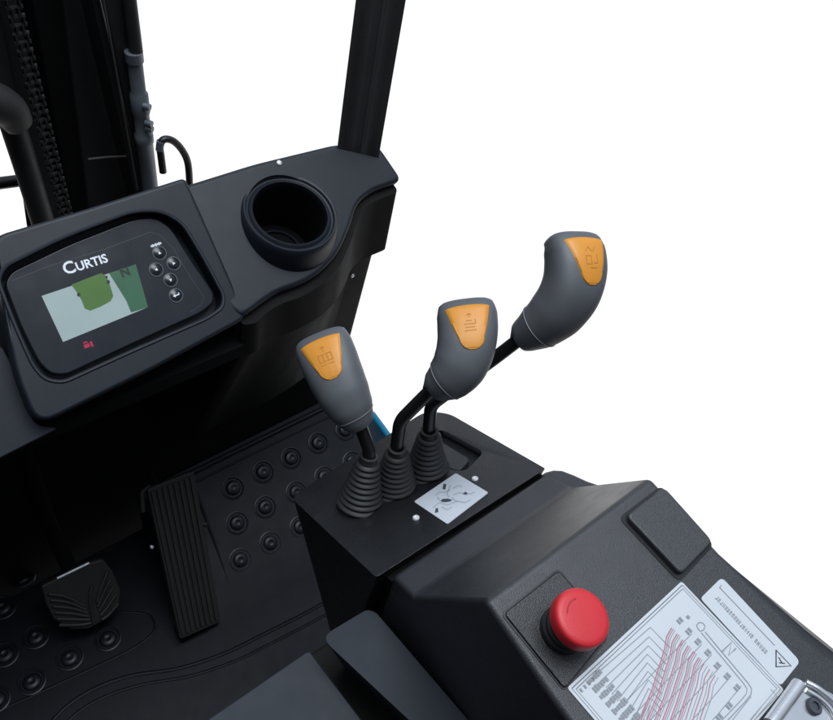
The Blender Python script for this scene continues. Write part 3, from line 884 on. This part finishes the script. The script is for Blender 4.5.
for i in range(9):
    tx, ty = 338 + i * 16.5, 178 + i * 18.0
    fan = [(tx, ty), (tx - 15, ty + 26), (tx - 22, ty + 66), (tx - 60 + i * 2, ty + 66 + (470 - ty) * 0.42), (212 + i * 25, 520)]
    w_ = 0.00075 if i < 6 else 0.0006
    strip(bm, onH(fan), w_, hn, H1 + 0.0001)
    if i < 6:
        strip(bm, onH([(x + 5.5, y + 2.5) for x, y in fan]), 0.0005, hn, H1 + 0.0001)
    strip(bk, onH([(x + 10, y + 7) for x, y in fan]), 0.0004, hn, H1 + 0.0001)
obj('chart_curve', bm, 'redink', ch, smooth=False)
obj('chart_curve', bk, 'ink', ch, smooth=False)
# warning label beside the chart
def Z6(x, y): return (690 + x / 4.797, 570 + y / 4.797)
def on6(l): return HUMP.pts([Z6(*p) for p in l])
bm = slab(rnd(on6([(150, 36), (46, 138), (432, 558), (526, 440)]), 0.004, 4, [0.004, 0.003, 0.003, 0.004]), hn, 0.0010, 0.0)
wl = obj('warning_label', bm, 'paper', co, bevel=0.0004)
bm = bmesh.new()
strip(bm, on6([(136, 84), (402, 364)]), 0.0006, hn, H1)
strip(bm, on6([(146, 74), (140, 86)]), 0.0006, hn, H1)
a, b = HUMP.at(*Z6(362, 398)), HUMP.at(*Z6(118, 128))
d = (b - a); L_ = d.length; d.normalize(); up = hn.cross(d)
x = 0
while x < L_:
    g = random.uniform(0.0013, 0.0022)
    if random.random() < 0.86:
        c = a + d * (x + g / 2) + hn * (H1 + 0.0001)
        k = random.random()
        box(bm, c - d * g * 0.28, d * 0.00022, up * 0.0017, hn * 0.0001)
        if k < 0.7: box(bm, c + up * random.choice((-0.0014, 0, 0.0014)), d * g * 0.30, up * 0.00022, hn * 0.0001)
        if k > 0.35: box(bm, c + d * g * 0.22, d * 0.00022, up * 0.0017, hn * 0.0001)
    x += g + 0.0004
obj('small_print', bm, 'ink', wl, smooth=False)
bm = bmesh.new()
strip(bm, on6([(408, 386), (408, 466), (480, 462)]), 0.0010, hn, H1, True)
strip(bm, on6([(420, 420), (436, 446)]), 0.0009, hn, H1)
strip(bm, on6([(422, 446), (450, 450)]), 0.0008, hn, H1)
obj('warning_triangle', bm, 'darkink', wl, smooth=False)

# ------------------------------------------------------------------ emergency stop
eb = HUMP.at(561, 631)
es = thing('emergency_stop_button', 'round red mushroom stop button on the switch plate of the console', 'stop button', eb)
ea = (hn + Vector((0.06, -0.02, 0))).normalized()
bm = bmesh.new()
lathe(bm, eb, ea, [(0, 0.001), (0.0165, 0.001), (0.0165, 0.006), (0.0150, 0.0075), (0.0150, 0.0095), (0.0135, 0.011), (0.0125, 0.011), (0.0125, 0.022), (0, 0.022)], 40)
obj('collar', bm, 'rod', es)
bm = bmesh.new()
lathe(bm, eb, ea, [(0, 0.0195), (0.0145, 0.0195), (0.0184, 0.0200), (0.0193, 0.0212), (0.0196, 0.0235), (0.0195, 0.0285), (0.0191, 0.0305), (0.0180, 0.0318), (0.015, 0.0324), (0.008, 0.0327), (0, 0.0328)], 56)
cap = obj('cap', bm, 'red', es)
bm = bmesh.new()
e1 = (ev - ea * ev.dot(ea)).normalized(); e2 = ea.cross(e1)
for a0 in (160,):
    arc = [eb + ea * 0.0326 + (e1 * math.cos(math.radians(a0 + k * 8)) + e2 * math.sin(math.radians(a0 + k * 8))) * 0.0120 for k in range(9)]
    strip(bm, arc, 0.0008, ea, 0.0006)
obj('turn_mark', bm, 'redmark', cap, smooth=False)

# ------------------------------------------------------------------ latch at the lower right corner
LT = Plane(HUMP.p + hn * 0.004, -8)
lt = thing('latch', 'bright steel latch plate with a bolt behind the load chart', 'latch', LT.at(810, 712))
bm = slab(rnd(LT.pts([(800, 682), (775, 722), (800, 760), (860, 720), (828, 694)]), 0.003, 4), hn, 0.004, 0.006)
obj('latch_plate', bm, 'chrome', lt, bevel=0.0012)
bm = bmesh.new(); tube(bm, [LT.at(799, 684, 0.006), LT.at(770, 724, 0.006)], 0.0048, 14)
obj('hinge_tube', bm, 'chrome', lt)
bm = bmesh.new(); tube(bm, spline([LT.at(806, 682, 0.005), LT.at(820, 690, 0.007), LT.at(836, 704, 0.007), LT.at(846, 722, 0.005)], 6), 0.0022, 10)
obj('wire_bail', bm, 'chrome', lt)
bm = bmesh.new(); tube(bm, spline([LT.at(806, 690, 0.005), LT.at(818, 697, 0.006), LT.at(830, 708, 0.006), LT.at(838, 724, 0.005)], 6), 0.0016, 10)
obj('wire_bail', bm, 'chrome', lt)
bm = bmesh.new(); lathe(bm, LT.at(809, 708), hn, [(0.0058, 0.003), (0.0058, 0.0060), (0.0048, 0.0072), (0.003, 0.0072), (0.003, 0.0055), (0, 0.0055)], 6 * 4)
obj('bolt', bm, 'darkink', lt)

# ------------------------------------------------------------------ hood and fairing at the bottom edge
HA = Plane((0.2, 0.22, 0.53), 0)
bm = slab(rnd(HA.pts([(150, 759), (309, 650), (364, 723), (390, 900), (150, 900)]), 0.004, 4), ZV, 0.0, 0.50)
hood = obj('battery_hood', bm, 'hood', None, bevel=0.009, seg=5)
tag(hood, 'flat grey battery hood corner at the bottom edge beside the floor mat', 'hood')
FB = Plane((0.24, 0.19, 0.565), 6)
fp = rnd(FB.pts([(320, 637), (367, 609), (376, 612), (490, 745), (446, 755)]), 0.012, 5)
cen = sum(fp, Vector()) / len(fp)
bm = prism(bmesh.new(), fp, [Vector((p.x + (0.045 if p.x < 0.245 else 0.01), p.y - 0.02, 0.42)) for p in fp])
fair = obj('console_fairing', bm, 'hood', None, bevel=0.012, seg=5)
tag(fair, 'rounded grey fairing that runs down between the hood and the side console', 'fairing')

bm = bmesh.new()
TR = Plane((0.2, 0.2, 0.485), 0)
tq = TR.pts([(305, 657), (330, 640), (462, 780), (380, 800)])
prism(bm, tq, [p - ZV * 0.12 for p in tq])
obj('fairing_skirt', bm, 'kick', fair, bevel=0.004)

# ------------------------------------------------------------------ pedals
PA = Plane((0.25, 0.53, 0.098), -45)
ac = thing('accelerator_pedal', 'long ribbed black accelerator pedal beside the studded toe board', 'pedal', (0.25, 0.53, 0.05))
q = PA.pts([(147, 489), (194, 470.5), (221, 622), (180, 640)])
bm = slab(rnd(q, 0.006, 4), PA.n, 0.0, 0.012)
pb = obj('pedal_pad', bm, 'pedal', ac, bevel=0.003)
bm = bmesh.new()
for k in range(8):
    f = (k + 0.75) / 8.5
    a = q[0].lerp(q[1], f).lerp(q[3].lerp(q[2], f), 0.025); b = q[0].lerp(q[1], f).lerp(q[3].lerp(q[2], f), 0.975)
    side = (q[1] - q[0]).normalized()
    box(bm, (a + b) / 2 + PA.n * 0.001, side * 0.0026, (b - a) / 2, PA.n * 0.0022)
obj('rib', bm, 'pedal', ac, bevel=0.0009, seg=2)
bm = bmesh.new()
m0 = q[0].lerp(q[1], .5); m1 = q[3].lerp(q[2], .5)
tube(bm, [m0.lerp(m1, .25) - PA.n * 0.008, m0.lerp(m1, .2) - PA.n * 0.05 + YV * 0.03, m0.lerp(m1, .1) - PA.n * 0.07 + YV * 0.06], 0.008, 12)
obj('pedal_arm', bm, 'void', ac); bm = bmesh.new()
box(bm, m0.lerp(m1, .97) - PA.n * 0.018, XV * 0.03, YV * 0.012, ZV * 0.012)
obj('heel_hinge', bm, 'void', ac)
bm = bmesh.new()
tube(bm, [PA.at(143, 512, -0.01), PA.at(142, 492, -0.01), PA.at(150, 486, -0.01)], 0.004, 10)
obj('pedal_bracket', bm, 'pedal', ac); bm = bmesh.new()
tube(bm, [PA.at(196, 522, -0.012), PA.at(206, 525, -0.012)], 0.004, 10)
obj('pedal_bracket', bm, 'pedal', ac)
bm = bmesh.new(); lathe(bm, PA.at(152, 547, -0.02), PA.n, [(0.0025, -0.004), (0.0025, 0.001), (0, 0.002)], 12)
obj('rivet', bm, 'steel', ac)

PB = Plane((0.10, 0.575, 0.085), -48)
br = thing('brake_pedal', 'shield shaped black brake pedal with chevron ribs and a bare metal top edge', 'pedal', (0.10, 0.575, 0.05))
bq = [(41, 586), (60, 577), (88, 563), (103, 559), (113, 571), (121, 590), (120, 604), (108, 618), (90, 629), (72, 630), (54, 620), (46, 604)]
bm = slab(rnd(PB.pts(bq), 0.004, 4), PB.n, 0.0, 0.014)
bo = obj('pedal_pad', bm, 'pedal', br, bevel=0.003)
bm = bmesh.new()
def rib(l):
    p = [PB.at(*c, 0.001) for c in l]
    tube(bm, spline(p, 5), 0.0029, 8)
mid_ = [(84, 583), (90, 600), (94, 622)]
for k in range(6):
    rib([(48 + k * 2.2, 594 + k * 6.2), (66 + k * 2.4, 597 + k * 5.6), (84 + k * 1.4, 606 + k * 3.4)])
for k in range(5):
    rib([(108 + k * 2.6, 571 + k * 8), (101 + k * 2.0, 588 + k * 6.6), (97 + k * 1.2, 602 + k * 4.4)])
rib([(92, 585), (90, 600), (94, 624)])
obj('rib', bm, 'pedal', bo)
bm = bmesh.new()
tube(bm, [PB.at(57, 578.5, 0.0005), PB.at(89, 563, 0.0005)], 0.0022, 8)
obj('metal_edge', bm, 'bare', br)
bm = bmesh.new()
c = PB.at(82, 590, -0.012)
tube(bm, [c, c + Vector((0.0, 0.04, -0.005)), c + Vector((0, 0.09, 0.06)), c + Vector((0, 0.11, 0.3))], 0.011, 12)
obj('pedal_arm', bm, 'void', br); bm = bmesh.new()
tube(bm, [PB.at(104, 552, -0.01), PB.at(114, 548, -0.01)], 0.004, 10)
obj('pedal_pin', bm, 'void', br)
